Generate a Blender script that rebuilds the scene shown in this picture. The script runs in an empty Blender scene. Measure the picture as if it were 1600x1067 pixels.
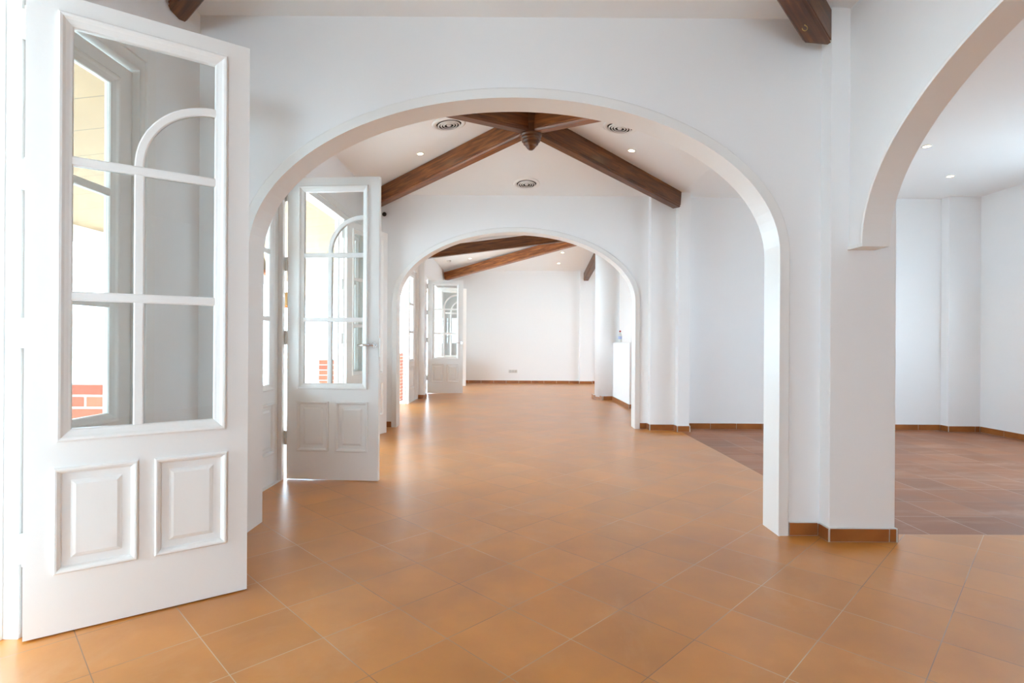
import bpy, math
from mathutils import Vector, Matrix

C = bpy.context.scene
COL = C.collection
PI = math.pi
R = math.radians

# ------------------------------------------------------------------ camera
EYE = 1.1
cam_data = bpy.data.cameras.new('camera')
cam = bpy.data.objects.new('camera', cam_data)
COL.objects.link(cam)
cam.location = (0, 0, EYE)
cam.rotation_mode = 'XYZ'
cam.rotation_euler = (Matrix.Rotation(PI / 2, 4, 'X') @ Matrix.Rotation(0.006, 4, 'Z')).to_euler()
cam_data.sensor_width = 36
cam_data.lens = 36 * 855 / 1600
cam_data.clip_start = 0.02
C.camera = cam

# ------------------------------------------------------------------ world, sun, exposure
w = bpy.data.worlds.new('sky')
C.world = w
w.use_nodes = True
bgn = w.node_tree.nodes['Background']
bgn.inputs[0].default_value = (0.585, 0.815, 1.0, 1)
bgn.inputs[1].default_value = 14.0

sun_d = bpy.data.lights.new('sun', 'SUN')
sun_d.energy = 7
sun_d.angle = R(1.5)
sun_d.color = (0.88, 0.95, 1.0)
sun = bpy.data.objects.new('sun', sun_d)
COL.objects.link(sun)
sun.rotation_euler = Vector((1.0, 0.35, -1.0)).to_track_quat('-Z', 'Y').to_euler()

C.view_settings.view_transform = 'Standard'
C.view_settings.look = 'None'
C.view_settings.gamma = 1
C.view_settings.use_curve_mapping = False
C.view_settings.exposure = 0.68

cy = C.cycles
cy.use_denoising = True
cy.max_bounces = 14
cy.diffuse_bounces = 9
cy.glossy_bounces = 5
cy.transmission_bounces = 6
cy.transparent_max_bounces = 24
cy.sample_clamp_indirect = 8
cy.caustics_reflective = False
cy.caustics_refractive = False

def portal(loc, sx, sy, d):
    """daylight portal in a door opening or an added window opening (guides sky sampling, gives no light of its own)"""
    l = bpy.data.lights.new('daylight_portal', 'AREA')
    l.shape = 'RECTANGLE'; l.size = sx; l.size_y = sy
    l.cycles.is_portal = True
    o = bpy.data.objects.new('daylight_portal', l)
    COL.objects.link(o)
    o.location = loc
    o.rotation_euler = Vector(d).to_track_quat('-Z', 'Z').to_euler()

# ------------------------------------------------------------------ layout constants (metres, X right, Y away, Z up)
XL = -1.80            # inner face of the garden side wall
XLO = -1.95
CZ = 2.95             # perimeter ceiling height
Y1, Y1B = 3.14, 3.29      # first arch wall
Y2, Y2B = 6.97, 7.14      # second arch wall
YF = 14.42            # far wall
YB = -3.4             # wall behind the camera
XR = 5.87             # right side wall
XR3 = 5.6
PX0, PX1 = 1.768, 2.135   # pillar beside the first arch
PY0 = 3.043
YRED = 6.98

# ------------------------------------------------------------------ materials
def mat(name):
    m = bpy.data.materials.new(name); m.use_nodes = True
    nt = m.node_tree; nt.nodes.clear()
    out = nt.nodes.new('ShaderNodeOutputMaterial')
    b = nt.nodes.new('ShaderNodeBsdfPrincipled')
    nt.links.new(b.outputs[0], out.inputs[0])
    return m, nt, b, out

def node(nt, t, **kw):
    n = nt.nodes.new(t)
    for k, v in kw.items(): setattr(n, k, v)
    return n

def math_node(nt, op, a, b=None):
    n = nt.nodes.new('ShaderNodeMath'); n.operation = op
    for i, v in enumerate((a, b)):
        if v is None: continue
        if isinstance(v, (int, float)): n.inputs[i].default_value = v
        else: nt.links.new(v, n.inputs[i])
    return n.outputs[0]

def ramp(nt, fac, stops):
    r = nt.nodes.new('ShaderNodeValToRGB')
    nt.links.new(fac, r.inputs[0])
    e = r.color_ramp.elements
    while len(e) < len(stops): e.new(0.5)
    for i, (p, c) in enumerate(stops):
        e[i].position = p; e[i].color = (*c, 1)
    return r.outputs[0]

def plain(name, col, rough=0.5, bump=0.0, bscale=60, metal=0.0, var=0.0):
    m, nt, b, out = mat(name)
    b.inputs['Base Color'].default_value = (*col, 1)
    b.inputs['Roughness'].default_value = rough
    b.inputs['Metallic'].default_value = metal
    if bump or var:
        tc = node(nt, 'ShaderNodeTexCoord')
        n = node(nt, 'ShaderNodeTexNoise'); n.inputs['Scale'].default_value = bscale
        n.inputs['Detail'].default_value = 4
        nt.links.new(tc.outputs['Object'], n.inputs['Vector'])
        if var:
            c = ramp(nt, n.outputs[0], [(0.3, [x * (1 - var) for x in col]), (0.7, [min(1, x * (1 + var)) for x in col])])
            nt.links.new(c, b.inputs['Base Color'])
        if bump:
            bp = node(nt, 'ShaderNodeBump'); bp.inputs['Strength'].default_value = bump
            bp.inputs['Distance'].default_value = 0.004
            nt.links.new(n.outputs[0], bp.inputs['Height'])
            nt.links.new(bp.outputs[0], b.inputs['Normal'])
    return m

M = {}
M['plaster'] = plain('white_plaster', (0.875, 0.875, 0.875), 0.85, 0.25, 9)
M['ceiling'] = plain('white_ceiling_plaster', (0.87, 0.87, 0.865), 0.9, 0.15, 12)
M['paint'] = plain('white_gloss_paint', (0.85, 0.84, 0.82), 0.36, 0.12, 30)
M['metal_white'] = plain('painted_hinge_metal', (0.72, 0.72, 0.70), 0.35)
M['chrome'] = plain('satin_chrome', (0.75, 0.75, 0.74), 0.22, metal=1.0)
M['brass'] = plain('brass', (0.65, 0.45, 0.15), 0.3, metal=1.0)
M['black'] = plain('black_metal', (0.02, 0.02, 0.02), 0.5)
M['dark'] = plain('recess_shade', (0.03, 0.028, 0.025), 0.8)  # near-black colour stands for the shade inside vent throat and socket wells
M['mortar'] = plain('pale_grout', (0.55, 0.50, 0.44), 0.9)
M['caulk'] = plain('white_caulk', (0.75, 0.75, 0.74), 0.8)
M['wicker'] = plain('woven_wicker', (0.26, 0.15, 0.055), 0.7, 0.8, 120, var=0.25)
M['orange'] = plain('orange_rim', (0.6, 0.16, 0.03), 0.6)
M['red'] = plain('red_plastic', (0.55, 0.03, 0.03), 0.4)
M['label_blue'] = plain('blue_white_label', (0.45, 0.52, 0.75), 0.5)
M['patio'] = plain('pale_patio_paving', (0.62, 0.60, 0.57), 0.8, 0.3, 6, var=0.08)
M['garden_wall'] = plain('garden_wall_render', (0.85, 0.84, 0.82), 0.9, 0.2, 8)
M['socket'] = plain('socket_plastic', (0.72, 0.71, 0.68), 0.4)

def glass():
    m, nt, b, out = mat('window_glass')
    nt.nodes.remove(b)
    tr = node(nt, 'ShaderNodeBsdfTransparent'); tr.inputs[0].default_value = (0.93, 0.945, 0.94, 1)
    gl = node(nt, 'ShaderNodeBsdfGlossy'); gl.inputs['Roughness'].default_value = 0.0
    lw = node(nt, 'ShaderNodeLayerWeight'); lw.inputs[0].default_value = 0.5
    sch = math_node(nt, 'ADD', math_node(nt, 'MULTIPLY', math_node(nt, 'POWER', lw.outputs['Facing'], 5.0), 0.90), 0.045)
    mx = node(nt, 'ShaderNodeMixShader')
    nt.links.new(sch, mx.inputs[0]); nt.links.new(tr.outputs[0], mx.inputs[1])
    nt.links.new(gl.outputs[0], mx.inputs[2]); nt.links.new(mx.outputs[0], out.inputs[0])
    return m
M['glass'] = glass()

def emis(name, col, s):
    m, nt, b, out = mat(name)
    b.inputs['Base Color'].default_value = (*col, 1)
    b.inputs['Emission Color'].default_value = (*col, 1)
    b.inputs['Emission Strength'].default_value = s
    return m
M['lamp'] = emis('warm_lamp_glow', (1.0, 0.82, 0.5), 14)

def wood(name, k_):
    m, nt, b, out = mat(name)
    kk = lambda c: tuple(v * k_ for v in c)
    tc = node(nt, 'ShaderNodeTexCoord')
    mp = node(nt, 'ShaderNodeMapping'); mp.inputs['Scale'].default_value = (1.2, 14, 14)
    nt.links.new(tc.outputs['Object'], mp.inputs[0])
    n = node(nt, 'ShaderNodeTexNoise'); n.inputs['Scale'].default_value = 2.5
    n.inputs['Detail'].default_value = 8; n.inputs['Distortion'].default_value = 0.6
    nt.links.new(mp.outputs[0], n.inputs['Vector'])
    c = ramp(nt, n.outputs[0], [(0.25, kk((0.075, 0.023, 0.009))), (0.5, kk((0.24, 0.078, 0.022))), (0.75, kk((0.46, 0.165, 0.040)))])
    k = node(nt, 'ShaderNodeTexVoronoi'); k.inputs['Scale'].default_value = 3.2
    mp2 = node(nt, 'ShaderNodeMapping'); mp2.inputs['Scale'].default_value = (1.0, 3.2, 3.2)
    nt.links.new(tc.outputs['Object'], mp2.inputs[0]); nt.links.new(mp2.outputs[0], k.inputs['Vector'])
    kf = ramp(nt, k.outputs['Distance'], [(0.03, (0.25, 0.25, 0.25)), (0.10, (1, 1, 1))])
    mx = node(nt, 'ShaderNodeMix', data_type='RGBA', blend_type='MULTIPLY'); mx.inputs[0].default_value = 1
    nt.links.new(c, mx.inputs[6]); nt.links.new(kf, mx.inputs[7])
    nt.links.new(mx.outputs[2], b.inputs['Base Color'])
    b.inputs['Roughness'].default_value = 0.38
    b.inputs['Specular IOR Level'].default_value = 0.5
    bp = node(nt, 'ShaderNodeBump'); bp.inputs['Strength'].default_value = 0.15; bp.inputs['Distance'].default_value = 0.003
    nt.links.new(n.outputs[0], bp.inputs['Height']); nt.links.new(bp.outputs[0], b.inputs['Normal'])
    return m
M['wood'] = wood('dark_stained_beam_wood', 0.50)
M['wood_lit'] = wood('lit_tone_beam_wood', 1.25)  # same beam wood, its colour raised to paint in the light on it
M['wood_part_lit'] = wood('part_lit_tone_beam_wood', 0.85)  # same wood again, partly lightened for beams whose visible faces catch light

def tiles(name, rot, off, pitch, joint, cols, grout_dark, grout_light, rough, stain, stain_col, coat=0.45):
    """square tiles in the floor plane: grid lines in (u, v), colour per tile, stains and scuffs"""
    m, nt, b, out = mat(name)
    geo = node(nt, 'ShaderNodeNewGeometry')
    mp = node(nt, 'ShaderNodeMapping', vector_type='POINT')
    mp.inputs['Rotation'].default_value = (0, 0, rot)
    mp.inputs['Location'].default_value = (off[0], off[1], 0)
    nt.links.new(geo.outputs['Position'], mp.inputs[0])
    sp = node(nt, 'ShaderNodeSeparateXYZ'); nt.links.new(mp.outputs[0], sp.inputs[0])
    fr = []; fl = []
    for ax in (0, 1):
        q = math_node(nt, 'DIVIDE', sp.outputs[ax], pitch)
        fl.append(math_node(nt, 'FLOOR', q))
        f = math_node(nt, 'SUBTRACT', q, fl[-1])
        g = math_node(nt, 'SUBTRACT', f, 0.5); g = math_node(nt, 'ABSOLUTE', g)
        fr.append(g)                                    # 0.5 on the joint
    mxd = math_node(nt, 'MAXIMUM', fr[0], fr[1])
    jm = math_node(nt, 'GREATER_THAN', mxd, 0.5 - joint / pitch / 2)
    cid = node(nt, 'ShaderNodeCombineXYZ'); nt.links.new(fl[0], cid.inputs[0]); nt.links.new(fl[1], cid.inputs[1])
    wn = node(nt, 'ShaderNodeTexWhiteNoise'); nt.links.new(cid.outputs[0], wn.inputs['Vector'])
    base = ramp(nt, wn.outputs['Value'], [(0.0, cols[0]), (0.5, cols[1]), (1.0, cols[2])])
    # broad clouding inside tiles
    n1 = node(nt, 'ShaderNodeTexNoise'); n1.inputs['Scale'].default_value = 3.2; n1.inputs['Detail'].default_value = 6
    nt.links.new(geo.outputs['Position'], n1.inputs['Vector'])
    cl = ramp(nt, n1.outputs[0], [(0.3, (0.86, 0.84, 0.82)), (0.7, (1.09, 1.09, 1.08))])
    mx = node(nt, 'ShaderNodeMix', data_type='RGBA', blend_type='MULTIPLY'); mx.inputs[0].default_value = 1
    nt.links.new(base, mx.inputs[6]); nt.links.new(cl, mx.inputs[7])
    # pale scuffs
    n2 = node(nt, 'ShaderNodeTexNoise'); n2.inputs['Scale'].default_value = 2.1; n2.inputs['Detail'].default_value = 9
    n2.inputs['Roughness'].default_value = 0.7; n2.inputs['Distortion'].default_value = 0.8
    mp3 = node(nt, 'ShaderNodeMapping'); mp3.inputs['Location'].default_value = (7, 3, 0)
    mp3.inputs['Scale'].default_value = stain[2]
    nt.links.new(geo.outputs['Position'], mp3.inputs[0]); nt.links.new(mp3.outputs[0], n2.inputs['Vector'])
    sf = node(nt, 'ShaderNodeMapRange'); sf.inputs[1].default_value = stain[0]; sf.inputs[2].default_value = 0.85
    sf.inputs[3].default_value = 0; sf.inputs[4].default_value = stain[1]
    nt.links.new(n2.outputs[0], sf.inputs[0])
    mx2 = node(nt, 'ShaderNodeMix', data_type='RGBA'); nt.links.new(sf.outputs[0], mx2.inputs[0])
    nt.links.new(mx.outputs[2], mx2.inputs[6]); mx2.inputs[7].default_value = (*stain_col, 1)
    # grout alternates between pale and dirty
    n3 = node(nt, 'ShaderNodeTexNoise'); n3.inputs['Scale'].default_value = 1.3
    nt.links.new(geo.outputs['Position'], n3.inputs['Vector'])
    gc = ramp(nt, n3.outputs[0], [(0.42, grout_dark), (0.6, grout_light)])
    mx3 = node(nt, 'ShaderNodeMix', data_type='RGBA'); nt.links.new(jm, mx3.inputs[0])
    nt.links.new(mx2.outputs[2], mx3.inputs[6]); nt.links.new(gc, mx3.inputs[7])
    nt.links.new(mx3.outputs[2], b.inputs['Base Color'])
    rr = node(nt, 'ShaderNodeMapRange'); rr.inputs[3].default_value = rough[0]; rr.inputs[4].default_value = rough[1]
    nt.links.new(n1.outputs[0], rr.inputs[0]); nt.links.new(rr.outputs[0], b.inputs['Roughness'])
    b.inputs['Specular IOR Level'].default_value = 0.6
    b.inputs['Coat Weight'].default_value = coat
    b.inputs['Coat Roughness'].default_value = 0.28
    # bump: joints and per tile tilt
    hh = math_node(nt, 'MULTIPLY', jm, -1.0)
    hh = math_node(nt, 'ADD', hh, math_node(nt, 'MULTIPLY', n1.outputs[0], 0.8))
    bp = node(nt, 'ShaderNodeBump'); bp.inputs['Strength'].default_value = 0.35; bp.inputs['Distance'].default_value = 0.003
    nt.links.new(hh, bp.inputs['Height']); nt.links.new(bp.outputs[0], b.inputs['Normal'])
    return m

PT = 0.3235
# joint crossing measured at x = -0.005, y = 1.796 ; u = (x+y)/sqrt2 , v = (y-x)/sqrt2
_r = -PI / 4
def _uv(x, y): return (x * math.cos(_r) - y * math.sin(_r), x * math.sin(_r) + y * math.cos(_r))
_u, _v = _uv(-0.005, 1.796)
M['terracotta'] = tiles('orange_terracotta_tiles', _r, (-_u, -_v), PT, 0.0031,
                        [(0.55, 0.215, 0.030), (0.585, 0.23, 0.034), (0.62, 0.25, 0.042)],
                        (0.24, 0.12, 0.055), (0.60, 0.46, 0.32), (0.26, 0.44), (0.54, 0.35, (1, 1, 1)), (0.68, 0.42, 0.24))
M['red_tile'] = tiles('red_terracotta_tiles', 0.0, (-2.09, -3.16), 0.33, 0.005,
                      [(0.25, 0.085, 0.030), (0.30, 0.102, 0.036), (0.35, 0.130, 0.048)],
                      (0.22, 0.12, 0.08), (0.50, 0.38, 0.30), (0.40, 0.60), (0.50, 0.8, (0.6, 2.6, 1)), (0.50, 0.32, 0.22), coat=0.15)

def glazed():
    m, nt, b, out = mat('glazed_skirting_tile')
    geo = node(nt, 'ShaderNodeNewGeometry')
    n = node(nt, 'ShaderNodeTexNoise'); n.inputs['Scale'].default_value = 5; n.inputs['Detail'].default_value = 5
    nt.links.new(geo.outputs['Position'], n.inputs['Vector'])
    c = ramp(nt, n.outputs[0], [(0.3, (0.26, 0.085, 0.022)), (0.7, (0.40, 0.14, 0.035))])
    nt.links.new(c, b.inputs['Base Color'])
    b.inputs['Roughness'].default_value = 0.3
    return m
M['skirt'] = glazed()

def brick():
    m, nt, b, out = mat('red_brickwork')
    tc = node(nt, 'ShaderNodeNewGeometry')
    sp = node(nt, 'ShaderNodeSeparateXYZ'); nt.links.new(tc.outputs['Position'], sp.inputs[0])
    s = math_node(nt, 'ADD', sp.outputs[0], sp.outputs[1])
    cb = node(nt, 'ShaderNodeCombineXYZ'); nt.links.new(s, cb.inputs[0]); nt.links.new(sp.outputs[2], cb.inputs[1])
    bt = node(nt, 'ShaderNodeTexBrick')
    bt.inputs['Scale'].default_value = 1.0
    bt.inputs['Brick Width'].default_value = 0.25; bt.inputs['Row Height'].default_value = 0.062
    bt.inputs['Mortar Size'].default_value = 0.006
    bt.inputs['Color1'].default_value = (0.42, 0.10, 0.055, 1); bt.inputs['Color2'].default_value = (0.52, 0.17, 0.09, 1)
    bt.inputs['Mortar'].default_value = (0.55, 0.50, 0.44, 1)
    nt.links.new(cb.outputs[0], bt.inputs['Vector'])
    nt.links.new(bt.outputs['Color'], b.inputs['Base Color'])
    b.inputs['Roughness'].default_value = 0.85
    bp = node(nt, 'ShaderNodeBump'); bp.inputs['Strength'].default_value = 0.6; bp.inputs['Distance'].default_value = 0.006; bp.invert = True
    nt.links.new(bt.outputs['Fac'], bp.inputs['Height']); nt.links.new(bp.outputs[0], b.inputs['Normal'])
    return m
M['brick'] = brick()

def boards():
    m, nt, b, out = mat('porch_ceiling_boards')
    geo = node(nt, 'ShaderNodeNewGeometry')
    sp = node(nt, 'ShaderNodeSeparateXYZ'); nt.links.new(geo.outputs['Position'], sp.inputs[0])
    q = math_node(nt, 'DIVIDE', sp.outputs[1], 0.45); f = math_node(nt, 'FRACT', q)
    j = math_node(nt, 'GREATER_THAN', f, 0.97)
    n = node(nt, 'ShaderNodeTexNoise'); n.inputs['Scale'].default_value = 3
    nt.links.new(geo.outputs['Position'], n.inputs['Vector'])
    c = ramp(nt, n.outputs[0], [(0.3, (0.37, 0.235, 0.125)), (0.7, (0.42, 0.27, 0.145))])
    mx = node(nt, 'ShaderNodeMix', data_type='RGBA'); nt.links.new(j, mx.inputs[0]); nt.links.new(c, mx.inputs[6])
    mx.inputs[7].default_value = (0.2, 0.13, 0.07, 1)
    nt.links.new(mx.outputs[2], b.inputs['Base Color']); b.inputs['Roughness'].default_value = 0.7
    return m
M['boards'] = boards()

# ------------------------------------------------------------------ mesh helpers
class MB:
    def __init__(s): s.v = []; s.f = []; s.mi = []; s.sm = []
    def add(s, vs, fs, mi=0, smooth=False):
        o = len(s.v); s.v += [tuple(v) for v in vs]
        for f in fs:
            s.f.append([i + o for i in f]); s.mi.append(mi); s.sm.append(smooth)
        return s
    def box(s, x0, x1, y0, y1, z0, z1, mi=0):
        vs = [(x, y, z) for z in (z0, z1) for y in (y0, y1) for x in (x0, x1)]
        return s.add(vs, [(0, 2, 3, 1), (4, 5, 7, 6), (0, 1, 5, 4), (2, 6, 7, 3), (0, 4, 6, 2), (1, 3, 7, 5)], mi)
    def prism(s, pts, a0, a1, axis='y', mi=0, smooth=False):
        """polygon in the other two axes extruded along axis between a0 and a1"""
        def P(p, a):
            return {'x': (a, p[0], p[1]), 'y': (p[0], a, p[1]), 'z': (p[0], p[1], a)}[axis]
        n = len(pts)
        vs = [P(p, a0) for p in pts] + [P(p, a1) for p in pts]
        s.add(vs, [list(range(n))[::-1], list(range(n, 2 * n))], mi)
        o = len(s.v) - 2 * n
        for i in range(n):
            j = (i + 1) % n
            s.f.append([o + i, o + j, o + n + j, o + n + i]); s.mi.append(mi); s.sm.append(smooth)
        return s
    def strip(s, rows, closed=False, mi=0, smooth=False, caps=False):
        """rows: equal length rings of points, quads between rows"""
        n = len(rows[0]); o = len(s.v)
        for r in rows: s.v += [tuple(p) for p in r]
        m = len(rows)
        rng = range(m) if closed else range(m - 1)
        for a in rng:
            b = (a + 1) % m
            for i in range(n - 1):
                s.f.append([o + a * n + i, o + a * n + i + 1, o + b * n + i + 1, o + b * n + i]); s.mi.append(mi); s.sm.append(smooth)
        if caps and not closed:
            s.f.append([o + i for i in range(n - 1)][::-1]); s.mi.append(mi); s.sm.append(False)
            s.f.append([o + (m - 1) * n + i for i in range(n - 1)]); s.mi.append(mi); s.sm.append(False)
        return s
    def lathe(s, prof, seg=32, c=(0, 0, 0), mi=0, smooth=True):
        rows = []
        for k in range(seg):
            a = 2 * PI * k / seg
            rows.append([(c[0] + r * math.cos(a), c[1] + r * math.sin(a), c[2] + z) for r, z in prof])
        return s.strip(rows, closed=True, mi=mi, smooth=smooth)
    def tube(s, pts, r, seg=12, mi=0):
        rows = []
        pts = [Vector(p) for p in pts]
        for i, p in enumerate(pts):
            t = (pts[min(i + 1, len(pts) - 1)] - pts[max(i - 1, 0)]).normalized()
            u = t.orthogonal().normalized() if i == 0 else (u - t * u.dot(t)).normalized()
            v = t.cross(u)
            rows.append([p + (u * math.cos(2 * PI * k / seg) + v * math.sin(2 * PI * k / seg)) * r for k in range(seg + 1)])
        return s.strip(rows, mi=mi, smooth=True, caps=True)
    def xf(s, m):
        s.v = [tuple(m @ Vector(v)) for v in s.v]; return s
    def build(s, name, mats, parent=None, bevel=0.0, loc=None):
        me = bpy.data.meshes.new(name)
        me.from_pydata(s.v, [], s.f)
        if not isinstance(mats, (list, tuple)): mats = [mats]
        for m in mats: me.materials.append(M[m])
        me.polygons.foreach_set('material_index', s.mi)
        me.polygons.foreach_set('use_smooth', s.sm)
        import bmesh
        bm = bmesh.new(); bm.from_mesh(me)
        bmesh.ops.remove_doubles(bm, verts=bm.verts, dist=1e-5)
        bmesh.ops.recalc_face_normals(bm, faces=bm.faces)
        bm.to_mesh(me); bm.free()
        o = bpy.data.objects.new(name, me)
        COL.objects.link(o)
        if parent is not None: o.parent = parent
        if loc is not None: o.location = loc
        if bevel:
            b = o.modifiers.new('edge', 'BEVEL'); b.width = bevel; b.segments = 2; b.limit_method = 'ANGLE'; b.angle_limit = R(40)
            b.harden_normals = False
        return o

def struct(o, label=None, cat=None):
    o['kind'] = 'structure'
    if label: o['label'] = label
    if cat: o['category'] = cat
    return o

def tag(o, label, cat, group=None, kind=None):
    o['label'] = label; o['category'] = cat
    if group: o['group'] = group
    if kind: o['kind'] = kind
    return o

def empty(name, loc, rz=0.0):
    o = bpy.data.objects.new(name, None); COL.objects.link(o)
    o.location = loc; o.rotation_euler = (0, 0, rz); o.empty_display_size = 0.1
    return o

def copy_tree(o, parent=None):
    c = o.copy(); COL.objects.link(c)
    if parent is not None: c.parent = parent
    for ch in list(o.children): copy_tree(ch, c)
    return c

# ------------------------------------------------------------------ floors and outside ground
f = MB()
f.prism([(XLO, YB - .15), (XR + .1, YB - .15), (XR + .1, 3.16), (2.09, 3.16), (2.09, YRED + .0), (2.09, Y2B), (XR3 + .1, Y2B), (XR3 + .1, YF + .15), (XLO, YF + .15)], -0.12, 0.0, 'z')
struct(f.build('floor', 'terracotta'), 'floor of large orange terracotta tiles laid diagonally', 'floor')
f = MB().box(2.09, XR + .1, 3.16, YRED + .16, -0.12, 0.0)
struct(f.build('floor_side_room', 'red_tile'), 'darker red tiled floor of the side room on the right', 'floor')
f = MB().box(-16, XLO, -14, 26, -0.16, -0.03).box(XLO, 18, -14, 26, -0.22, -0.125)
struct(f.build('patio_ground', 'patio'), 'pale paved patio outside the glazed doors', 'patio')

# ------------------------------------------------------------------ ceilings
c = MB()
def pyramid(x0, x1, y0, y1, ax, ay, az):
    c.add([(x0, y0, CZ), (x1, y0, CZ), (x1, y1, CZ), (x0, y1, CZ), (ax, ay, az)], [(0, 1, 4), (1, 2, 4), (2, 3, 4), (3, 0, 4)])
A1 = (0.035, 1.40, 3.25); A2 = (0.165, 5.10, 3.245); A3 = (1.92, 10.62, 3.36)
pyramid(XLO, 1.95, -0.30, Y1 + .06, *A1)
pyramid(XLO, 2.09, Y1 + .06, Y2 + .06, *A2)
pyramid(XLO, XR3 + .1, Y2 + .06, YF + .12, *A3)
def flat(x0, x1, y0, y1): c.add([(x0, y0, CZ), (x1, y0, CZ), (x1, y1, CZ), (x0, y1, CZ)], [(0, 1, 2, 3)])
flat(XLO, 1.95, YB - .15, -0.30)
flat(1.95, XR + .15, YB - .15, Y1 + .06)
flat(2.09, XR + .15, Y1 + .06, Y2 + .06)
co = c.build('ceiling', 'ceiling')
struct(co, 'white ceilings rising gently to a point over each room', 'ceiling')

# ------------------------------------------------------------------ arched walls
NA = 56
AH, ASP, ATOP = 1.515, 1.61, 2.49
def arch_pts(cx, d=0.0, n=NA, half=AH, spring=ASP, top=ATOP):
    """inner arch line from left foot over the crown to right foot, offset outwards by d"""
    pts = [(cx - half - d, 0.0)]
    for i in range(n + 1):
        a = PI - PI * i / n
        pts.append((cx + (half + d) * math.cos(a), spring + (top - spring + d) * math.sin(a)))
    pts.append((cx + half + d, 0.0))
    return pts

def arch_wall(name, cx, x0, x1, y0, y1, label):
    """solid wall round an arched opening; quads from arch line up to the top and sides"""
    ap = arch_pts(cx, 0.018)
    m = MB()
    top = CZ + 0.03
    for y, fl in ((y0, 0), (y1, 1)):
        L = ap[0][0]; Rr = ap[-1][0]
        m.add([(x0, y, 0), (L, y, 0), (L, y, ASP), (x0, y, ASP)], [(0, 1, 2, 3)])
        m.add([(Rr, y, 0), (x1, y, 0), (x1, y, ASP), (Rr, y, ASP)], [(0, 1, 2, 3)])
        up = ap[1:-1]
        m.add([(x0, y, ASP), (L, y, ASP), (L, y, top), (x0, y, top)], [(0, 1, 2, 3)])
        m.add([(Rr, y, ASP), (x1, y, ASP), (x1, y, top), (Rr, y, top)], [(0, 1, 2, 3)])
        for a, b in zip(up[:-1], up[1:]):
            m.add([(a[0], y, a[1]), (b[0], y, b[1]), (b[0], y, top), (a[0], y, top)], [(0, 1, 2, 3)])
    m.strip([[(p[0], y0, p[1]), (p[0], y1, p[1])] for p in ap])
    m.add([(x0, y0, 0), (x0, y1, 0), (x0, y1, top), (x0, y0, top)], [(0, 1, 2, 3)])
    m.add([(x1, y0, 0), (x1, y1, 0), (x1, y1, top), (x1, y0, top)], [(0, 1, 2, 3)])
    m.add([(x0, y0, top), (x1, y0, top), (x1, y1, top), (x0, y1, top)], [(0, 1, 2, 3)])
    struct(m.build(name, 'plaster'), label, 'wall')

def arch_trim(name, cx, y0, y1, label):
    """moulded wooden lining: profile swept along the arch line; offsets (d outward, y)"""
    f0, f1 = y0 - 0.016, y1 + 0.016
    prof = [(0.0, f0 - 0.006), (0.009, f0 - 0.006), (0.012, f0), (0.056, f0), (0.063, f0 + 0.006), (0.063, y0 + 0.001),
            (0.020, y0 + 0.001), (0.020, y1 - 0.001), (0.063, y1 - 0.001), (0.063, f1 - 0.006), (0.056, f1), (0.012, f1), (0.009, f1 + 0.006), (0.0, f1 + 0.006)]
    base = arch_pts(cx)
    rows = []
    for i in range(len(base)):
        row = []
        for d, y in prof + [prof[0]]:
            p = arch_pts(cx, d)[i]
            row.append((p[0], y, p[1]))
        rows.append(row)
    m = MB().strip(rows, caps=False)
    struct(m.build(name, 'paint'), label, 'arch trim')

CX1, CX2 = 0.01, 0.05
arch_wall('wall_near_arch', CX1, XL, PX0 + .05, Y1, Y1B, 'white wall pierced by the nearest wide arch')
arch_wall('wall_far_arch', CX2, XL, 1.75, Y2, Y2B, 'white wall pierced by the second arch further in')
arch_trim('trim_near_arch', CX1, Y1, Y1B, 'white moulded lining round the nearest wide arch')
arch_trim('trim_far_arch', CX2, Y2, Y2B, 'white moulded lining round the second arch')

# pillar beside the first arch and the arch wall that springs from it towards the camera
m = MB().box(PX0, PX1, PY0, 3.36, 0, CZ + .02)
struct(m.build('wall_pillar', 'plaster', bevel=0.004), 'square white pillar between the near arch and the side arch', 'pillar')

XS0, XS1 = 1.872, 2.0
YS, YE = 2.915, -0.115
SSP, SRISE = 1.637, 0.865
def side_arch(d=0.0, n=NA):
    cyy = (YS + YE) / 2; h = (YS - YE) / 2
    return [(cyy - (h + d) * math.cos(PI * i / n), SSP + (SRISE + d) * (math.sin(PI * i / n))) for i in range(n + 1)]
m = MB(); top = CZ + .02
ap = side_arch(0.012)
for x in (XS0, XS1):
    m.add([(x, ap[-1][0], SSP), (x, PY0 + .01, SSP), (x, PY0 + .01, top), (x, ap[-1][0], top)], [(0, 1, 2, 3)])
    m.add([(x, ap[0][0], SSP), (x, YE - .13, SSP), (x, YE - .13, top), (x, ap[0][0], top)], [(0, 1, 2, 3)])
    for a, b in zip(ap[:-1], ap[1:]):
        m.add([(x, a[0], a[1]), (x, b[0], b[1]), (x, b[0], top), (x, a[0], top)], [(0, 1, 2, 3)])
m.strip([[(XS0, p[0], p[1]), (XS1, p[0], p[1])] for p in ap])
for y0, y1 in ((ap[-1][0], PY0 + .01), (YE - .13, ap[0][0])):
    m.add([(XS0, y0, SSP), (XS1, y0, SSP), (XS1, y1, SSP), (XS0, y1, SSP)], [(0, 1, 2, 3)])
m.add([(XS0, YE - .13, SSP), (XS1, YE - .13, SSP), (XS1, YE - .13, top), (XS0, YE - .13, top)], [(0, 1, 2, 3)])
m.add([(XS0, YE - .13, top), (XS1, YE - .13, top), (XS1, PY0, top), (XS0, PY0, top)], [(0, 1, 2, 3)])
struct(m.build('wall_side_arch', 'plaster'), 'white wall above the arch to the side room on the right', 'wall')
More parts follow.
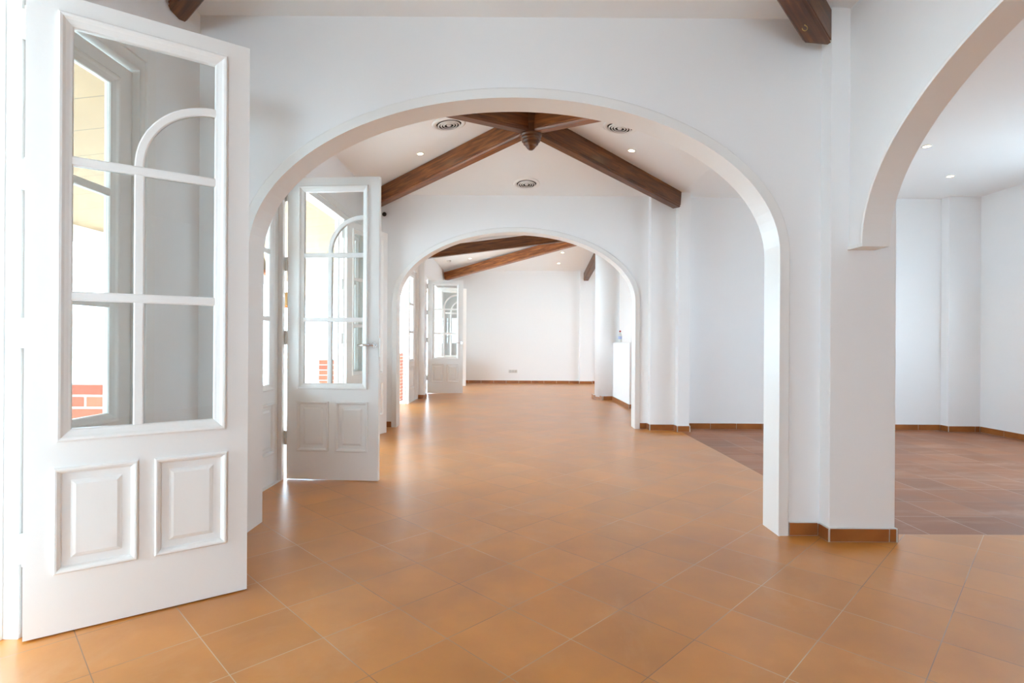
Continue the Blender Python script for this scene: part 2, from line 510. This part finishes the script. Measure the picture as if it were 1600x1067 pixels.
# lining of the side arch with a flat corbel end on the pillar
f0, f1 = XS0 - 0.010, XS1 + 0.010
prof = [(0.0, f0), (0.008, f0 - .004), (0.012, f0), (0.020, f0), (0.022, XS0 + .002), (0.013, XS0 + .002), (0.013, XS1 - .002), (0.020, XS1 - .002), (0.020, f1), (0, f1)]
rows = []
for i in range(NA + 1):
    rows.append([(x, side_arch(d)[i][0], side_arch(d)[i][1]) for d, x in prof + [prof[0]]])
m = MB().strip(rows)
m.box(f0, f1, YS, PY0, SSP - 0.018, SSP)
struct(m.build('trim_side_arch', 'paint'), 'white lining and corbel of the arch on the right', 'arch trim')
m = MB().box(1.84, PX1, -0.62, YE - .10, 0, CZ + .02)
struct(m.build('wall_rear_pillar', 'plaster'))

# second room's right hand piers and the side room walls
m = MB()
m.box(1.733, 2.045, 6.853, Y2B, 0, CZ + .02)
m.box(2.045, 2.19, 6.742, Y2B, 0, CZ + .02)
struct(m.build('wall_stepped_pier', 'plaster', bevel=0.004), 'stepped white pier right of the second arch', 'pillar')
m = MB().box(2.15, XR + .15, YRED, YRED + .16, 0, CZ + .02)
struct(m.build('wall_side_room_back', 'plaster'), 'white back wall of the side room', 'wall')
m = MB().box(5.47, XR + .05, YRED - .125, YRED + .05, 0, CZ + .02)
struct(m.build('wall_side_room_pier', 'plaster', bevel=0.004), 'narrow white pier in the back corner of the side room', 'pillar')

def holed_wall(name, axis, a, t, lo, hi, holes, label=None, z1=CZ + .02):
    """wall slab at coordinate a (thickness t) running lo..hi with rectangular holes (p0,p1,z0,z1)"""
    m = MB()
    def bx(p0, p1, q0, q1):
        if p1 - p0 < 1e-4 or q1 - q0 < 1e-4: return
        if axis == 'x': m.box(min(a, a + t), max(a, a + t), p0, p1, q0, q1)
        else: m.box(p0, p1, min(a, a + t), max(a, a + t), q0, q1)
    p = lo
    for h in sorted(holes):
        bx(p, h[0], 0, z1)
        bx(h[0], h[1], 0, h[2]); bx(h[0], h[1], h[3], z1)
        p = h[1]
    bx(p, hi, 0, z1)
    return struct(m.build(name, 'plaster'), label, 'wall' if label else None)

HT = 2.46
# each unit: (start, hinge near, hinge far, end)
UNITS = [(1.32, 1.42, 2.00, 2.63), (3.62, 4.335, 5.845, 6.56), (7.42, 8.12, 9.56, 10.33), (10.80, 11.50, 13.05, 13.80)]  # first unit's unseen end kept narrow to cut daylight in the near room
holed_wall('wall_left', 'x', XL, XLO - XL, YB - .15, YF + .15, [(u[0] - .06, u[3] + .06, 0.0, HT) for u in UNITS], 'garden side wall with the glazed door openings')
holed_wall('wall_right', 'x', XR, .15, YB - .15, YRED + .16, [(3.9, 5.25, 1.0, 2.2)], 'white right wall of the side room')  # unseen window hole added to brighten the side room
holed_wall('wall_rear', 'y', YB, -.15, XLO, XR + .15, [(-1.35, 0.25, 1.0, 2.2)])  # made-up window hole behind the camera, sized as front fill
holed_wall('wall_far', 'y', YF, .15, XLO, XR3 + .15, [], 'white far wall at the end of the rooms')
holed_wall('wall_far_room_right', 'x', XR3, .15, Y2B, YF + .15, [(11.6, 13.0, 0.8, 2.2)])  # invented opening out of view, lets extra light into the far room
holed_wall('wall_far_room_near', 'y', Y2B, .05, 2.19, XR3 + .15, [])
m = MB().box(1.775, 2.10, YF - .10, YF + .02, 0, CZ + .02)
struct(m.build('wall_far_pier', 'plaster', bevel=0.004), 'shallow pier on the far wall', 'pillar')
m = MB().box(XL - .02, -1.675, 10.44, 10.74, 0, CZ + .02)
struct(m.build('wall_left_pier', 'plaster', bevel=0.004), 'shallow pier between the two far door openings', 'pillar')
for u in UNITS:
    portal((XLO - .05, (u[0] + u[3]) / 2, HT / 2), u[3] - u[0] + .1, HT, (1, 0, 0))
portal((-.55, YB - .17, 1.6), 1.6, 1.2, (0, 1, 0))
portal((XR + .17, 4.575, 1.6), 1.35, 1.2, (-1, 0, 0))
portal((XR3 + .17, 12.3, 1.5), 1.4, 1.4, (-1, 0, 0))

# ------------------------------------------------------------------ central column and half wall in the far room
m = MB()
base = [(1.60, 10.86), (1.60, 10.62), (1.735, 10.38), (1.92, 10.40), (1.945, 9.05), (3.1, 9.05), (3.1, 10.86)]
m.prism(base, 0, 0.06, 'z')
m.prism([(1.78, 10.86), (1.78, 10.42), (1.92, 10.40), (1.945, 9.05), (3.1, 9.05), (3.1, 10.86)], 0.06, 1.085, 'z')
struct(m.build('wall_half_height', 'plaster', bevel=0.006), 'white half wall beside the round column in the far room', 'half wall')
m = MB().lathe([(0.0, 0.05), (0.235, 0.05), (0.235, CZ + .35), (0, CZ + .35)], 48, (1.845, 10.62, 0))
struct(m.build('wall_round_column', 'plaster'), 'round white column in the middle of the far room', 'column')
m = MB().prism([(1.945, 9.03), (1.93, 10.36), (2.25, 10.36), (3.1, 10.3), (3.1, 9.03)], 1.085, 1.10, 'z')
struct(m.build('trim_half_wall', 'paint', bevel=0.003))

# ------------------------------------------------------------------ skirting tiles
def skirt(name, runs, label=None, h=0.072, t=0.013):
    """runs: list of (x0,y0,x1,y1); the room lies to the right of the direction of travel"""
    m = MB()
    for (x0, y0, x1, y1) in runs:
        L = math.hypot(x1 - x0, y1 - y0); dx, dy = (x1 - x0) / L, (y1 - y0) / L
        nx, ny = dy, -dx
        def bx(a, b, off, z0, z1, mi):
            P = [(x0 + dx * a, y0 + dy * a), (x0 + dx * b, y0 + dy * b)]
            q = [(P[0][0], P[0][1]), (P[1][0], P[1][1]), (P[1][0] + nx * off, P[1][1] + ny * off), (P[0][0] + nx * off, P[0][1] + ny * off)]
            m.prism(q, z0, z1, 'z', mi)
        bx(0, L, t * .75, 0.0, h - .003, 1)
        bx(0, L, t * .6, h - .003, h + .004, 2)
        s = 0.0
        while s < L - .004:
            e = min(s + 0.328, L)
            bx(s + .002, e - .002, t, 0.003, h, 0)
            s = e + 0.003
    struct(m.build(name, ['skirt', 'mortar', 'caulk']), label, 'baseboard' if label else None)

t_ = .013
skirt('baseboard_pillar', [(1.592, Y1, PX0 - t_, Y1), (PX0, Y1 - t_, PX0, PY0 - t_), (PX0, PY0, PX1, PY0), (PX1, PY0 - t_, PX1, 3.36)], 'brown glazed skirting tiles round the square pillar')
skirt('baseboard_near_left', [(XL, Y1, -1.57, Y1)])
skirt('baseboard_far_arch', [(XL, Y2, -1.53, Y2), (1.632, Y2, 1.733 - t_, Y2), (1.733, Y2 - t_, 1.733, 6.853 - t_), (1.733, 6.853, 2.045 - t_, 6.853), (2.045, 6.853 - t_, 2.045, 6.742 - t_), (2.045, 6.742, 2.19, 6.742)], 'terracotta skirting tiles along the stepped pier')
skirt('baseboard_side_room', [(2.19, 6.742 - t_, 2.19, YRED), (2.19 + t_, YRED, 5.47 - t_, YRED), (5.47, YRED - t_, 5.47, YRED - .125 - t_), (5.47, YRED - .125, XR - t_, YRED - .125), (XR, YRED - .14, XR, YB)], 'terracotta skirting tiles of the side room')
skirt('baseboard_far', [(XL, YF, 1.775 - t_, YF), (1.775, YF, 1.775, YF - .10 - t_), (1.775, YF - .10, 2.10, YF - .10), (2.10, YF - .10, 2.10, YF), (2.10, YF, XR3, YF)], 'terracotta skirting tiles along the far wall')
skirt('baseboard_left_pier', [(XL, 10.44, -1.675, 10.44), (-1.675, 10.44 - t_, -1.675, 10.74)], 'terracotta skirting tiles on the left hand pier')
skirt('baseboard_half_wall', [(1.60, 10.86, 1.60, 10.62), (1.60, 10.62, 1.735, 10.38), (1.735, 10.38, 1.92, 10.40), (1.92, 10.40, 1.945, 9.05), (1.945, 9.05, 3.1, 9.05)], 'terracotta skirting tiles along the half wall')

# ------------------------------------------------------------------ glazed doors
W_, H_, T_ = 0.74, 2.38, 0.04
def ring(m, x0, x1, z0, z1, prof, side):
    """mitred moulding: prof = [(inset, height above leaf face)], side = +1/-1 for the two faces"""
    rows = []
    for (i, h) in prof:
        y = side * (T_ / 2 + h)
        rows.append([(x0 + i, y, z0 + i), (x1 - i, y, z0 + i), (x1 - i, y, z1 - i), (x0 + i, y, z1 - i), (x0 + i, y, z0 + i)])
    m.strip(rows)
    return rows

def leaf_parts(root, W=W_, bars=True, hinges=True, handle=False, frame_label=None):
    gx0, gx1 = 0.133, W - 0.130          # clear glass
    mx0, mx1 = 0.090, W - 0.088          # outer edge of glass moulding
    mz0, mz1, gz0, gz1 = 0.717, 2.315, 0.763, 2.262
    pz0, pz1 = 0.228, 0.620
    h = T_ / 2
    fm = MB()
    z0 = 0.006
    fm.box(0, mx0 + .012, -h, h, z0, H_)
    fm.box(mx1 - .012, W, -h, h, z0, H_)
    fm.box(mx0 + .012, mx1 - .012, -h, h, mz1 - .012, H_)
    fm.box(mx0 + .012, mx1 - .012, -h, h, pz1 - .012, mz0 + .012)
    fm.box(mx0 + .012, mx1 - .012, -h, h, z0, pz0 + .012)
    mid = W / 2
    if bars: fm.box(mid - .043, mid + .043, -h, h, pz0 + .012, pz1 - .012)
    for s in (1, -1):
        ring(fm, mx0, mx1, mz0, mz1, [(0, -.002), (0, .010), (.006, .014), (.014, .012), (.022, .004), (.034, -.003), (.042, -.006), (.045, -.012), (.045, -.0195)], s)
    fo = fm.build('frame', 'paint', root)
    # lower panels
    spans = [(mx0 - .006, mid - .028), (mid + .028, mx1 + .006)] if bars else [(mx0 - .006, mx1 + .006)]
    for a, b in spans:
        pm = MB()
        for s in (1, -1):
            rows = ring(pm, a, b, pz0, pz1, [(0, -.002), (0, .010), (.005, .015), (.011, .014), (.019, .006), (.023, -.006), (.050, -.007), (.056, -.002), (.066, .003)], s)
            r = rows[-1][:4]
            pm.add(r, [(0, 1, 2, 3)])
        pm.build('lower_panel', 'paint', root)
    # glass
    MB().box(gx0 - .004, gx1 + .004, -.002, .002, gz0 - .004, gz1 + .004).build('glass_pane', 'glass', root)
    # glazing bars
    bm_ = MB()
    bw = .0175
    cxm = 0.462 * W
    def bar(x0, x1, z0, z1):
        for s in (1, -1):
            y0, y1, y2 = s * .0021, s * .011, s * .014
            dx = .005 if x1 - x0 < .05 else 0; dz = .005 if z1 - z0 < .05 else 0
            vs = [(x0, y0, z0), (x1, y0, z0), (x1, y0, z1), (x0, y0, z1), (x0, y1, z0), (x1, y1, z0), (x1, y1, z1), (x0, y1, z1),
                  (x0 + dx, y2, z0 + dz), (x1 - dx, y2, z0 + dz), (x1 - dx, y2, z1 - dz), (x0 + dx, y2, z1 - dz)]
            fs = []
            for k in range(4):
                j = (k + 1) % 4
                fs += [(k, j, 4 + j, 4 + k), (4 + k, 4 + j, 8 + j, 8 + k)]
            fs.append((8, 9, 10, 11))
            bm_.add(vs, fs)
    for z in (1.262, 1.770): bar(gx0 - .002, gx1 + .002, z - bw, z + bw)
    if bars:
        bar(cxm - bw, cxm + bw, gz0 - .002, 1.262 - bw); bar(cxm - bw, cxm + bw, 1.262 + bw, 1.770 - bw)
        ex, ez = gx1 + .002, 1.770 + bw
        Rx, Rz = ex - (cxm - bw), 2.082 - ez
        for s in (1, -1):
            rows = []
            for k in range(25):
                a = PI / 2 * k / 24
                row = []
                for (d, y) in ((0, .0021), (0, .011), (.005, .014), (.028, .014), (.033, .011), (.033, .0021)):
                    row.append((ex - (Rx - d) * math.cos(a), s * y, ez + (Rz - d) * math.sin(a)))
                rows.append(row)
            bm_.strip(rows, smooth=False)
    bm_.build('glazing_bars', 'paint', root)
    if hinges:
        for z in (0.33, 1.12, 1.70, 2.25):
            hm = MB()
            hm.box(-.004, .0, -h + .004, h, z - .055, z + .055)
            hm.tube([(-.006, h + .004, z - .055), (-.006, h + .004, z + .055)], .007, 10)
            hm.box(-.034, -.008, h - .002, h + .001, z - .055, z + .055)
            for q in (-.035, 0, .035):
                hm.tube([(-.020, h + .001, z + q), (-.020, h + .003, z + q)], .004, 8)
            hm.build('hinge', 'metal_white', root)
    if handle:
        hx = W - .034
        hd = MB()
        for s in (1, -1):
            hd.tube([(hx, s * h, 1.065), (hx, s * (h + .010), 1.065)], .024, 20)
            hd.tube([(hx, s * (h + .008), 1.065), (hx, s * (h + .045), 1.065)], .009, 12)
            hd.tube([(hx + .01, s * (h + .045), 1.065), (hx - .05, s * (h + .047), 1.067), (hx - .12, s * (h + .042), 1.062)], .009, 12)
        hd.box(W - .001, W + .002, -.012, .012, 0.97, 1.12)
        ho = hd.build('handle', 'chrome', root); ho['label'] = 'satin chrome lever handle'
    return fo

# leaf A type: hinged left in local coords; the free edge points along local +X
proto = empty('door_1', (0, 0, 0))
leaf_parts(proto)
protoH = empty('door_2', (0, 0, 0))
leaf_parts(protoH, handle=True)

def place(o, name, hx, hy, fx, fy, flip, label):
    """leaf with hinge at (hx,hy) and free edge towards (fx,fy); flip mirrors the two faces"""
    o.name = name
    ang = math.atan2(fy - hy, fx - hx)
    o.location = (hx, hy, 0)
    o.rotation_euler = (0, 0, ang)
    if flip: o.scale = (1, -1, 1)
    struct(o, label, 'door')

far_leaf = [copy_tree(proto) for _ in range(2)]
near_leaf = [copy_tree(protoH) for _ in range(1)]
place(proto, 'door_1', -1.772, 1.990, -1.162, 2.428, False, 'large open white glazed door leaf in front, nearest the camera')
place(protoH, 'door_2', -1.775, 4.345, -1.037, 4.285, True, 'open glazed door leaf with lever handle seen through the near arch')
place(far_leaf[0], 'door_3', -1.785, 5.85, -1.525, 6.50, False, 'open glazed leaf almost hidden behind the leaf with lever handle')
place(near_leaf[0], 'door_4', -1.775, 11.51, -1.07, 11.56, True, 'open glazed leaf in the far room seen through the second arch')
place(far_leaf[1], 'door_5', -1.785, 13.05, -1.12, 13.40, False, 'furthest open glazed leaf, next to the far wall')

def fixed_leaf(name, y0, y1, label=None):
    o = empty(name, (XL - .052, y0, 0), PI / 2)
    leaf_parts(o, W=y1 - y0, bars=False, hinges=False)
    struct(o, label, 'window' if label else None)

k = 1
FL = {0: (None, 'fixed glazed panel behind the large open door leaf'), 1: ('fixed glazed panel just inside the near arch', 'fixed glazed panel beyond the second open leaf'),
      2: (None, 'narrow fixed glazed panel before the left hand pier'), 3: ('fixed glazed panel just past the left hand pier', 'fixed glazed panel beside the far wall')}
for ui, u in enumerate(UNITS):
    ln, lf = FL.get(ui, (None, None))
    if ui: fixed_leaf('window_%d' % k, u[0] + .002, u[1] - .052, ln); k += 1
    fixed_leaf('window_%d' % k, u[2] + .052, u[3] - .002, lf); k += 1
    fr = MB()
    x0, x1 = XL - .10, XL + .0
    fr.box(x0, x1 + .006, u[0] - .06, u[0], 0, HT)            # jambs
    fr.box(x0, x1 + .006, u[3], u[3] + .06, 0, HT)
    fr.box(x0, x1 + .006, u[0], u[3], 2.392, HT)              # head
    if True:
        for a, b in ((u[1] - .05, u[1]), (u[2], u[2] + .05)):
            fr.box(x0, x1, a, b, 0, 2.392)                    # posts carrying the leaves
        for y, s in ((u[1], 1), (u[2], -1)):                  # door stop bead
            fr.box(x0 + .02, x0 + .045, min(y, y + s * .012), max(y, y + s * .012), 0, 2.392)
        fr.box(x0, x1, u[0], u[1], -.001, .004); fr.box(x0, x1, u[2], u[3], -.001, .004)
    # moulded casing on the room side
    fr.box(XL, XL + .018, u[0] - .10, u[0] - .035, 0, HT + .05)
    fr.box(XL, XL + .018, u[3] + .035, u[3] + .10, 0, HT + .05)
    fr.box(XL, XL + .018, u[0] - .035, u[3] + .035, HT - .015, HT + .05)
    struct(fr.build('trim_%d' % (ui + 1), 'paint', bevel=.003), ['white frame of the nearest garden doors', 'white frame of the garden doors in the second room', 'white frame of the garden doors before the left hand pier', 'white frame of the furthest garden doors'][ui], 'door frame')
# ------------------------------------------------------------------ roof beams
def beam(a, b, z0, z1, label, group=None, w_=.115, hh=.195, cut=None, mt='wood'):
    """beam from plan point a (underside z0) to b (underside z1)"""
    L = math.dist(a, b)
    sl = math.atan2(z1 - z0, L); LL = math.hypot(L, z1 - z0)
    h2 = w_ / 2
    prof = [(-h2, hh), (-h2, .030), (-h2 + .006, .026), (-h2 + .006, .020), (-h2 + .002, .014), (-h2 + .014, 0), (h2 - .014, 0), (h2 - .002, .014), (h2 - .006, .020), (h2 - .006, .026), (h2, .030), (h2, hh)]
    m = MB().prism(prof, 0, LL, 'x')
    if cut is not None:                                  # end sawn parallel to the wall line y = cut
        ux, uy = (b[0] - a[0]) / L, (b[1] - a[1]) / L
        n_ = len(prof)
        for i_ in range(n_):
            x_, y_, z_ = m.v[i_]
            m.v[i_] = ((cut - a[1] - ux * y_) / uy, y_, z_)
    o = m.build('ceiling_beam', mt)
    o.location = (a[0], a[1], z0)
    o.rotation_mode = 'XYZ'
    o.rotation_euler = (0, -sl, math.atan2(b[1] - a[1], b[0] - a[0]))
    tag(o, label, 'beam', group)
    return o

ZE = 2.762
def toward(a, c, r):
    L = math.dist(a, c); return (c[0] + (a[0] - c[0]) * r / L, c[1] + (a[1] - c[1]) * r / L)
a2 = A2[:2]; zc = 3.03
for p, mt_, l in (((-1.785, 6.93), 'wood_part_lit', 'brown ceiling beam from the carved boss down to the left, behind the open leaf'),
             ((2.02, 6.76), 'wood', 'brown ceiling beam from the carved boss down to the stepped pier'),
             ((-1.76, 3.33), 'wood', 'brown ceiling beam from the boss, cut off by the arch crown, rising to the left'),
             ((2.02, 3.33), 'wood_part_lit', 'brown ceiling beam from the boss, cut off by the arch crown, rising to the right')):
    beam(p, toward(p, a2, .085), ZE, zc, l, mt=mt_)
a1 = A1[:2]
beam((-1.81, 2.93), toward((-1.81, 2.93), a1, .05), 2.82, 3.04, 'dark beam end poking in at the top left above the large door leaf')
b_right = beam((1.70, 3.06), toward((1.70, 3.06), a1, .05), 2.765, 3.04, 'dark beam end at the top beside the square pillar', cut=3.045)
a3 = A3[:2]
beam((-1.675, 10.60), (a3[0] - .25, a3[1]), 2.695, 3.13, 'dark brown beam crossing the far room from the left hand pier', hh=.20, w_=.13)
beam((-1.73, 14.36), toward((-1.73, 14.36), a3, .25), 2.70, 3.14, 'orange brown beam, toned as if lit, from the far left corner of the far room', mt='wood_lit', hh=.20, w_=.13)
beam((1.93, 14.32), toward((1.93, 14.32), a3, .25), 2.70, 3.14, 'grey looking beam end resting on the far wall pier', hh=.20, w_=.13)

# carved hub under the apex of the second room
hub = empty('ceiling_boss', (A2[0], A2[1], 2.88))
tag(hub, 'turned dark wood boss hanging where four beams meet', 'ceiling boss')
MB().prism([(.098 * math.cos(R(22.5 + 45 * i)), .098 * math.sin(R(22.5 + 45 * i))) for i in range(8)], 0.145, 0.36, 'z').build('post', 'wood', hub, bevel=.003)
MB().lathe([(0, .152), (.096, .152), (.104, .146), (.104, .136), (.090, .130), (.088, .122), (.096, .116), (.097, .108), (.084, .102), (.080, .095), (.086, .089), (.084, .081),
            (.071, .076), (.067, .069), (.071, .063), (.068, .056), (.054, .051), (.050, .045), (.051, .039), (.044, .031), (.034, .018), (.020, .006), (0, .002)], 36).build('turned_finial', 'wood', hub)

# brass hook in the near right beam
hk = MB()
pts = [(0, 0, .02), (0, 0, 0)] + [(0.014 * math.sin(R(t)), 0, -.014 + .014 * math.cos(R(t))) for t in range(0, 271, 30)]
hk.tube(pts, .0022, 8)
d_ = Vector((a1[0] - 1.70, a1[1] - 3.06)).normalized()
ho = hk.build('screw_hook', 'brass', loc=(1.70 + d_.x * .22, 3.06 + d_.y * .22, 2.765 + .22 * .115 - .004))
tag(ho, 'small brass screw hook in the beam beside the square pillar', 'hook')
# black knob high on the arch wall
hk = MB().lathe([(0, 0), (.012, 0), (.012, .03), (.024, .034), (.028, .048), (.020, .062), (0, .066)], 20).xf(Matrix.Rotation(R(90), 4, 'X'))
tag(hk.build('bell_knob', 'black', loc=(-1.625, Y2, 2.70)), 'small black knob high on the wall beside the second room beam', 'knob')

# ------------------------------------------------------------------ ceiling fittings
def ceil_z(x, y):
    for (x0, x1, y0, y1, A) in ((XLO, 1.95, -.30, Y1 + .06, A1), (XLO, 2.09, Y1 + .06, Y2 + .06, A2), (XLO, XR3 + .1, Y2 + .06, YF + .12, A3)):
        if x0 <= x <= x1 and y0 <= y <= y1:
            fx = (x - A[0]) / ((x1 if x > A[0] else x0) - A[0]); fy = (y - A[1]) / ((y1 if y > A[1] else y0) - A[1])
            t = max(fx, fy)
            z = A[2] + (CZ - A[2]) * t
            if fx > fy: n = Vector(((A[2] - CZ) / ((x1 if x > A[0] else x0) - A[0]), 0, 1))
            else: n = Vector((0, (A[2] - CZ) / ((y1 if y > A[1] else y0) - A[1]), 1))
            return z, n.normalized()
    return CZ, Vector((0, 0, 1))

def hang(o, x, y, drop=0.0):
    z, n = ceil_z(x, y)
    o.location = Vector((x, y, z)) - n * drop
    o.rotation_euler = n.to_track_quat('Z', 'Y').to_euler()

vent = empty('ceiling_vent', (0, 0, 0))
MB().lathe([(.0, .002), (.158, .002), (.160, -.004), (.150, -.010), (.122, -.014), (.118, -.002)], 48).build('outer_flange', 'paint', vent)
MB().lathe([(0, -.001), (.119, -.001)], 48).build('throat_shade', 'dark', vent)  # flat dark disc painted in for the shade up the duct
for q, r_ in enumerate((.098, .073, .048)):
    MB().lathe([(r_ - .005, -.022), (r_ + .003, -.021), (r_ + .008, -.014), (r_ + .006, -.013), (r_ + .001, -.018), (r_ - .005, -.019), (r_ - .005, -.022)], 40).build('cone_ring', 'paint', vent)
MB().lathe([(0, -.022), (.018, -.022), (.024, -.014), (.010, -.006), (0, -.006)], 24).build('centre_cap', 'paint', vent)
vg = 'round ceiling air vents'
v2, v3 = copy_tree(vent), copy_tree(vent)
hang(vent, -.605, 5.13); tag(vent, 'round white air vent left of the carved boss', 'air vent', vg)
hang(v2, 1.0, 5.13); tag(v2, 'round white air vent right of the boss, half hidden by the arch', 'air vent', vg)
hang(v3, .165, 6.62); tag(v3, 'round white air vent directly below the carved boss in view', 'air vent', vg)

spot = empty('downlight', (0, 0, 0))
MB().lathe([(.030, .001), (.044, .001), (.044, -.003), (.038, -.006), (.030, -.004), (.028, .001)], 28).build('trim_ring', 'paint', spot)
MB().lathe([(0, -.003), (.029, -.003)], 24).build('lamp_face', 'lamp', spot)
def spot_light(x, y, e=9):
    l = bpy.data.lights.new('downlight_glow', 'SPOT'); l.energy = e; l.spot_size = R(100); l.spot_blend = .8; l.color = (1, .78, .5); l.shadow_soft_size = .03
    o = bpy.data.objects.new('downlight_glow', l); COL.objects.link(o)
    z, n = ceil_z(x, y); o.location = (x, y, z - .03)
spots = [(-.985, 5.80, 'lit recessed downlight left of the carved boss'), (1.225, 5.66, 'lit recessed downlight right of the carved boss'),
         (3.87, 5.12, 'nearer of the two lit downlights in the side room'), (4.82, 6.03, 'further of the two lit downlights in the side room'),
         (-1.0, 12.9, 'lit downlight between the two beams of the far room'), (1.15, 12.6, 'lit downlight right of the orange beam, the higher one'), (1.145, 13.6, 'lit downlight right of the orange beam, the lower one')]
for i, (x, y, l) in enumerate(spots):
    o = spot if i == 0 else copy_tree(spot)
    hang(o, x, y); tag(o, l, 'downlight', 'recessed ceiling downlights'); spot_light(x, y)
# unlit smoke detector and small square plate
sd = MB().lathe([(0, -.045), (.030, -.045), (.045, -.038), (.052, -.012), (.055, 0), (0, 0)], 28).build('smoke_detector', 'socket')
hang(sd, -1.50, 12.9); tag(sd, 'small unlit round smoke detector beside the far room beams', 'smoke detector')
pl = MB().box(-.055, .055, -.075, .075, -.008, 0).build('ceiling_plate', 'paint', bevel=.002)
hang(pl, -1.42, 5.0); tag(pl, 'small white rectangular cover plate on the sloping ceiling near the arch edge', 'cover plate')

# ------------------------------------------------------------------ socket plate on the far wall
sk = empty('wall_socket', (.03, YF, .315)); tag(sk, 'white triple power socket low on the far wall', 'socket')
MB().box(-.115, .115, -.010, 0, -.042, .042).build('face_plate', 'socket', sk, bevel=.003)
for q in (-.072, 0, .072):
    MB().lathe([(.022, 0), (.022, .002), (.019, .002), (.018, -.006), (0, -.006)], 20).xf(Matrix.Translation((q, -.0105, 0)) @ Matrix.Rotation(R(90), 4, 'X')).build('socket_well', 'dark', sk)

# ------------------------------------------------------------------ bottle on the half wall
bt = empty('bottle', (2.01, 10.18, 1.10)); tag(bt, 'small plastic bottle with a red cap on the half wall', 'bottle')
MB().lathe([(0, 0), (.030, 0), (.034, .006), (.034, .05), (.031, .055), (.034, .062), (.034, .125), (.030, .145), (.018, .168), (.013, .178), (.013, .192), (0, .192)], 28).build('body', 'metal_white', bt)
MB().lathe([(.0345, .055), (.0352, .056), (.0352, .108), (.0345, .110)], 28).build('label_band', 'label_blue', bt)
MB().lathe([(0, .192), (0.016, .192), (.0165, .188), (.0165, .213), (.015, .216), (0, .216)], 24).build('cap', 'red', bt)

# ------------------------------------------------------------------ porch outside
PXO = -5.2
m = MB()
m.add([(XLO, -6, 2.78), (XLO, 18, 2.78), (PXO, 18, 2.42), (PXO, -6, 2.42), (XLO, -6, 2.84), (XLO, 18, 2.84), (PXO, 18, 2.48), (PXO, -6, 2.48)],
      [(0, 1, 2, 3), (4, 5, 6, 7), (0, 4, 7, 3), (1, 5, 6, 2), (3, 2, 6, 7)])
struct(m.build('porch_ceiling', 'boards'), 'tan boarded porch ceiling outside the doors', 'porch ceiling')
m = MB().box(PXO - .02, PXO + .10, -6, 18, 2.26, 2.44)
struct(m.build('trim_porch_edge', 'paint'))
m = MB().box(-8.2, -8.0, -12, 24, -.05, 1.9)
struct(m.build('wall_garden', 'garden_wall'), 'bright white garden boundary wall beyond the porch', 'garden wall')
bp0 = MB().box(-.11, .11, -.15, .15, -.03, .865).build('brick_pier', 'brick')
for i, (x, y, l) in enumerate(((-2.215, 2.98, 'low brick pier outside, seen through the glass of the large leaf'), (-2.21, 6.72, 'low brick pier outside, seen through the leaf with lever handle'), (-2.20, 10.45, 'low brick pier outside the far door opening'))):
    o = bp0 if i == 0 else copy_tree(bp0)
    o.location = (x, y, 0); tag(o, l, 'brick pier', 'brick piers outside the doors')
lamp = empty('pendant_lamp', (0, 0, 0))
prof = [(.225 * math.cos(t), .27 * math.sin(t)) for t in [PI / 2 * k_ / 12 for k_ in range(13)]]
MB().lathe([(.222, .004)] + prof + [(0, .27)], 36).build('lamp_shade', 'wicker', lamp)
MB().lathe([(.216, -.012), (.229, -.012), (.229, .012), (.216, .012), (.216, -.012)], 36).build('rim', 'orange', lamp)
MB().tube([(0, 0, .27), (0, 0, .98)], .004, 8).build('cord', 'black', lamp)
for i, (x, y, z, l) in enumerate(((-2.52, 2.42, 1.74, 'wicker dome pendant outside at the left edge of view'), (-2.52, 5.08, 1.74, 'wicker dome pendant seen through the panel inside the near arch'), (-4.18, 10.15, 1.72, 'wicker pendant glimpsed in the gap beside the leaf with lever handle'))):
    o = lamp if i == 0 else copy_tree(lamp)
    o.location = (x, y, z); tag(o, l, 'pendant lamp', 'wicker porch pendants')
